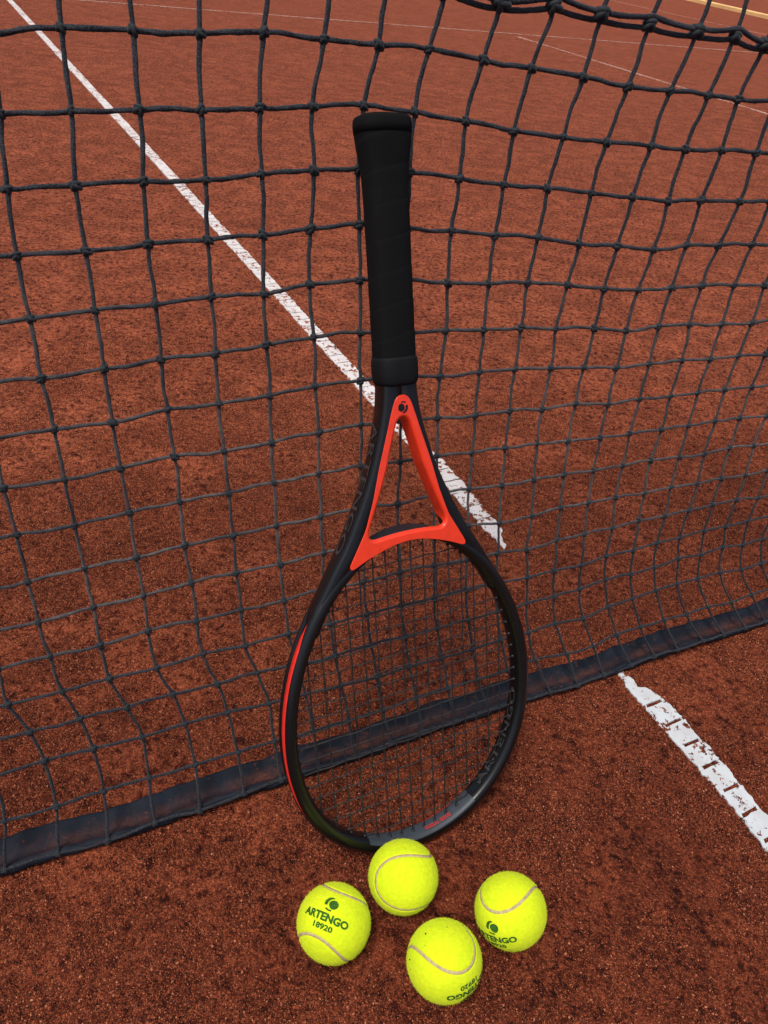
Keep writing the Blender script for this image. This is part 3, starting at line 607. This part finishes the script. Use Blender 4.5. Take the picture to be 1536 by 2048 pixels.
# lettering on the outer side of the left arm and inside the head
tv, tf = text_mesh('ARTENGO', .112, .0105, .01)
vv_ = .388-tv[:, 0]; ou = -(np.interp(vv_, vst[::-1], Oa[::-1])+.0006); nn_ = np.clip(tv[:, 1]-.0002, -.0056, .0056)
obj('side_lettering', mesh('side_lettering', np.c_[ou, vv_, nn_], tf, False), M['decal'], frame)
tv, tf = text_mesh('ARTENGO', .105, .0085, .01)
ph = .98+tv[:, 0]/.135; pt_ = np.array([hoop_pts(np.array([p]), -.0007, -n_)[0] for p, n_ in zip(ph, tv[:, 1])])
obj('inner_lettering', mesh('inner_lettering', pt_, tf, False), M['decal'], frame)
# small red print and rim line inside the tip
mb = MB(); rs = random.Random(4)
pcur = .045
def patch(p0, p1, n0, n1):
    g = [hoop_pts(np.array([p]), -.0008, n_)[0] for p, n_ in ((p0, n0), (p1, n0), (p1, n1), (p0, n1))]; mb.add(g, [(0, 1, 2, 3)])
for word in (5, 4):
    for c in range(word):
        w = .024; a = pcur; kind = rs.choice('oanu')
        patch(a, a+.0045, .0018, .0064); patch(a+w*.62, a+w*.62+.0045, .0018, .0064)
        if kind in 'oa': patch(a, a+w*.80, .0018, .0029)
        if kind in 'oanu': patch(a, a+w*.80, .0054, .0064)
        pcur += w
    pcur += .016
for k in range(20): patch(.06+k*.0135, .06+(k+1)*.0135, -.0068, -.0062)
obj('red_print', mb.mesh('red_print', False), M['redmark'], frame)

# ------------------------------------------------------------------ tennis balls
RB = .0335; SA = .80
tt = np.linspace(0, 2*np.pi, 1400, endpoint=False)
SC = np.stack([SA*np.cos(tt)+(1-SA)*np.cos(3*tt), SA*np.sin(tt)-(1-SA)*np.sin(3*tt), 2*math.sqrt(SA*(1-SA))*np.sin(2*tt)], 1); SC = unit(SC)
bm = bmesh.new(); bmesh.ops.create_icosphere(bm, subdivisions=6, radius=1.)
bv = unit(np.array([v.co[:] for v in bm.verts])); bf = [[v.index for v in f.verts] for f in bm.faces]; bm.free()
mind = np.full(len(bv), -1.)
for k in range(0, 1400, 200): mind = np.maximum(mind, (bv@SC[k:k+200].T).max(1))
ds = np.arccos(np.clip(mind, -1, 1))*RB
rad = RB-.0010*np.exp(-(ds/.0016)**4)+.0002*np.exp(-((ds-.0024)/.001)**2)+.00012*rng.normal(size=len(bv))
FELT = mesh('felt', bv*rad[:, None], bf); FELT.materials.append(M['felt'])
T = unit(np.roll(SC, -1, 0)-np.roll(SC, 1, 0)); Bn = np.cross(SC, T)
rr = np.stack([SC*(RB-.0016)+Bn*.0016, SC*(RB-.0004)+Bn*.0013, SC*(RB-.00025), SC*(RB-.0004)-Bn*.0013, SC*(RB-.0016)-Bn*.0016], 1)[::3]
Vv, Ff = sweep(rr, True); SEAM = mesh('seam', Vv, Ff); SEAM.materials.append(M['seam'])
nf = 15000; d = unit(rng.normal(size=(nf, 3))); dd = np.full(nf, -1.)
for k in range(0, 1400, 200): dd = np.maximum(dd, (d@SC[k:k+200].T).max(1))
d = d[np.arccos(np.clip(dd, -1, 1))*RB > .0022]; nf = len(d)
t1 = unit(np.cross(d, rng.normal(size=(nf, 3)))); tip = d*(RB+rng.uniform(.0003, .0015, (nf, 1)))+t1*rng.normal(0, .0007, (nf, 1)); sd_ = np.cross(d, t1)*.00006
Vv = np.stack([d*(RB-.0003)-sd_, d*(RB-.0003)+sd_, tip], 1).reshape(-1, 3); Ff = np.arange(nf*3).reshape(-1, 3)
FUZZ = mesh('felt_fuzz', Vv, Ff, False); FUZZ.materials.append(M['fuzz'])
def on_sphere(c, r, xy, rad):
    c = unit(np.array(c)); r = np.array(r); r = unit(r-c*(r@c)); u_ = np.cross(c, r); L = np.linalg.norm(xy, axis=1)[:, None]; a = L/RB
    return rad*(np.cos(a)*c+np.sin(a)*(xy[:, :1]*r+xy[:, 1:]*u_)/np.maximum(L, 1e-9))
TXT = text_mesh('ARTENGO', .0440, .0068, .045); NUM = text_mesh('18920', .0185, .0048, .035); EMB = emblem()
def rotvec(w): w = Vector(w); return Matrix.Rotation(w.length, 4, w.normalized())
balls = [((.0076, .3174), (-.598, 2.712, .093), ((-.2525, -.2899, .9231), (.9365, -.3131, .1579)), 'yellow tennis ball with green lettering facing up, left of the group'),
         ((.0680, .3688), (-1.231, 1.036, -1.287), None, 'plain yellow tennis ball touching the tip of the racket head'),
         ((.1095, .2989), (1.494, .088, 1.21), ((.6455, -.7276, .2322), (-.7567, -.6505, .0653)), 'yellow tennis ball with dark specks, nearest of the four'),
         ((.1715, .3509), (-.746, 1.728, .901), ((-.5082, -.8574, .0816), (.7337, -.3813, .5624)), 'yellow tennis ball farthest right, lettering low on its side')]
for (bx, by), w, logo, lab in balls:
    b = obj('tennis_ball', None); b.location = (bx, by, 0); tag(b, lab, 'tennis ball', 'four tennis balls lying in front of the racket')
    for nm, me in (('felt', FELT), ('seam', SEAM), ('felt_fuzz', FUZZ)):
        o = obj(nm, me, None, b); o.matrix_local = Matrix.Translation((0, 0, RB+.0004))@rotvec(w)
        if nm == 'felt_fuzz': o['kind'] = 'stuff'
    if logo:
        c, r = logo; z = np.array([0, 0, RB+.0004])
        obj('lettering', mesh('lettering', on_sphere(c, r, TXT[0], RB+.0005)+z, TXT[1], False), M['print'], b)
        obj('number', mesh('number', on_sphere(c, r, NUM[0]+np.array([.0005, -.0077]), RB+.0005)+z, NUM[1], False), M['print'], b)
        obj('emblem', mesh('emblem', on_sphere(c, r, EMB[0]*np.array([.0062, .0058])+np.array([.0006, .0115]), RB+.0005)+z, EMB[1], False), M['print'], b)
    if 'specks' in lab:
        for k, dv in enumerate([(-.6206, -.0296, .7836), (-.6145, .279, .738), (-.0795, .454, .8874), (-.9381, -.2138, .2724), (-.8937, -.4078, .1871), (.3947, .6679, .631), (.4704, .4744, .7441)]):
            dv = unit(np.array(dv)); bm = bmesh.new(); bmesh.ops.create_icosphere(bm, subdivisions=1, radius=.0007)
            vv = np.array([v.co[:] for v in bm.verts])*np.array([1, .6+.3*(k % 2), .6])*(1.3 if k in (1, 3) else .8); ff = [[v.index for v in f.verts] for f in bm.faces]; bm.free()
            obj('clay_speck', mesh('clay_speck', vv+dv*(RB+.0002)+np.array([0, 0, RB+.0004]), ff), M['speck'], b)

# ------------------------------------------------------------------ loose clay grit
px_ = np.arange(-.72, 1.12, .01); py_ = np.arange(.08, 1.72, .01)
GX, GY = np.meshgrid(px_, py_); n1, n2 = len(px_), len(py_)
dn = .5+.5*(vnoise(GX*9, GY*9+3)*.6+vnoise(GX*24+7, GY*24)*.5)
dn = np.clip((dn-.26)/.34, .05, 1.)
dist = np.hypot(GX, GY); dn = dn*np.clip((1.75-dist)/.7, .0, 1)
pn = np.stack([GX, GY], -1)
sn = (pn-NO)@ND; mn = (pn-NO)@NM; sf = (pn-CO)@CD; mf = (pn-CO)@CM
online = ((sn > -.11) & (mn > -.014) & (mn < .014)) | ((sf < .85) & (mf > -.036) & (mf < -.006))
dn = np.where(online, dn*.05, dn)
hb = (pn-K[-1, NC_//2, :2])@HN; dn = np.where((hb > .006) & (hb < .036), 0, dn)
# keep only what lies near the picture's field of view
V = np.c_[GX.ravel(), GY.ravel(), height(GX, GY).ravel()+.0001]
ii = (np.arange(n2-1)[:, None]*n1+np.arange(n1-1)[None]).ravel(); F = np.stack([ii, ii+1, ii+1+n1, ii+n1], 1)
d3 = V-Cc; z = d3@fwd; uu = FPX*(d3@cright)/z; vw = FPX*(d3@cdown)/z; near = (np.abs(uu) < 1050) & (vw < 1250)
F = F[near[F].all(1)]
gme = mesh('clay_grit', V, F, False); at = gme.attributes.new('grit', 'FLOAT', 'POINT'); at.data.foreach_set('value', dn.ravel().astype(np.float32))
grit = obj('clay_grit', gme, M['grain']); tag(grit, 'loose grains of crushed red brick scattered over the court', 'grit', kind='stuff')
ng = bpy.data.node_groups.new('grit_scatter', 'GeometryNodeTree')
ng.interface.new_socket('Geometry', in_out='INPUT', socket_type='NodeSocketGeometry'); ng.interface.new_socket('Geometry', in_out='OUTPUT', socket_type='NodeSocketGeometry')
gi = ng.nodes.new('NodeGroupInput'); go = ng.nodes.new('NodeGroupOutput')
na = ng.nodes.new('GeometryNodeInputNamedAttribute'); na.data_type = 'FLOAT'; na.inputs['Name'].default_value = 'grit'
mu = ng.nodes.new('ShaderNodeMath'); mu.operation = 'MULTIPLY'; mu.inputs[1].default_value = 760000.
ng.links.new(na.outputs['Attribute'], mu.inputs[0])
dp = ng.nodes.new('GeometryNodeDistributePointsOnFaces'); ng.links.new(gi.outputs[0], dp.inputs['Mesh']); ng.links.new(mu.outputs[0], dp.inputs['Density']); dp.inputs['Seed'].default_value = 3
ico = ng.nodes.new('GeometryNodeMeshIcoSphere'); ico.inputs['Radius'].default_value = 1.0; ico.inputs['Subdivisions'].default_value = 1
sm = ng.nodes.new('GeometryNodeSetMaterial'); sm.inputs['Material'].default_value = M['grain']; ng.links.new(ico.outputs['Mesh'], sm.inputs['Geometry'])
rv = ng.nodes.new('FunctionNodeRandomValue'); rv.data_type = 'FLOAT_VECTOR'; rv.inputs[0].default_value = (.00040, .00040, .00030); rv.inputs[1].default_value = (.00080, .00080, .00065)
rf = ng.nodes.new('FunctionNodeRandomValue'); rf.data_type = 'FLOAT'; rf.inputs[2].default_value = 0.; rf.inputs[3].default_value = 1.; rf.inputs['Seed'].default_value = 11
pw = ng.nodes.new('ShaderNodeMath'); pw.operation = 'POWER'; pw.inputs[1].default_value = 9.; ng.links.new(rf.outputs[1], pw.inputs[0])
ma = ng.nodes.new('ShaderNodeMath'); ma.operation = 'MULTIPLY_ADD'; ma.inputs[1].default_value = 1.3; ma.inputs[2].default_value = .85; ng.links.new(pw.outputs[0], ma.inputs[0])
vm = ng.nodes.new('ShaderNodeVectorMath'); vm.operation = 'SCALE'; ng.links.new(rv.outputs[0], vm.inputs[0]); ng.links.new(ma.outputs[0], vm.inputs['Scale'])
rr_ = ng.nodes.new('FunctionNodeRandomValue'); rr_.data_type = 'FLOAT_VECTOR'; rr_.inputs[0].default_value = (0, 0, 0); rr_.inputs[1].default_value = (6.28, 6.28, 6.28); rr_.inputs['Seed'].default_value = 5
io = ng.nodes.new('GeometryNodeInstanceOnPoints')
ng.links.new(dp.outputs['Points'], io.inputs['Points']); ng.links.new(sm.outputs[0], io.inputs['Instance']); ng.links.new(vm.outputs[0], io.inputs['Scale']); ng.links.new(rr_.outputs[0], io.inputs['Rotation'])
ng.links.new(io.outputs[0], go.inputs[0])
md = grit.modifiers.new('scatter', 'NODES'); md.node_group = ng
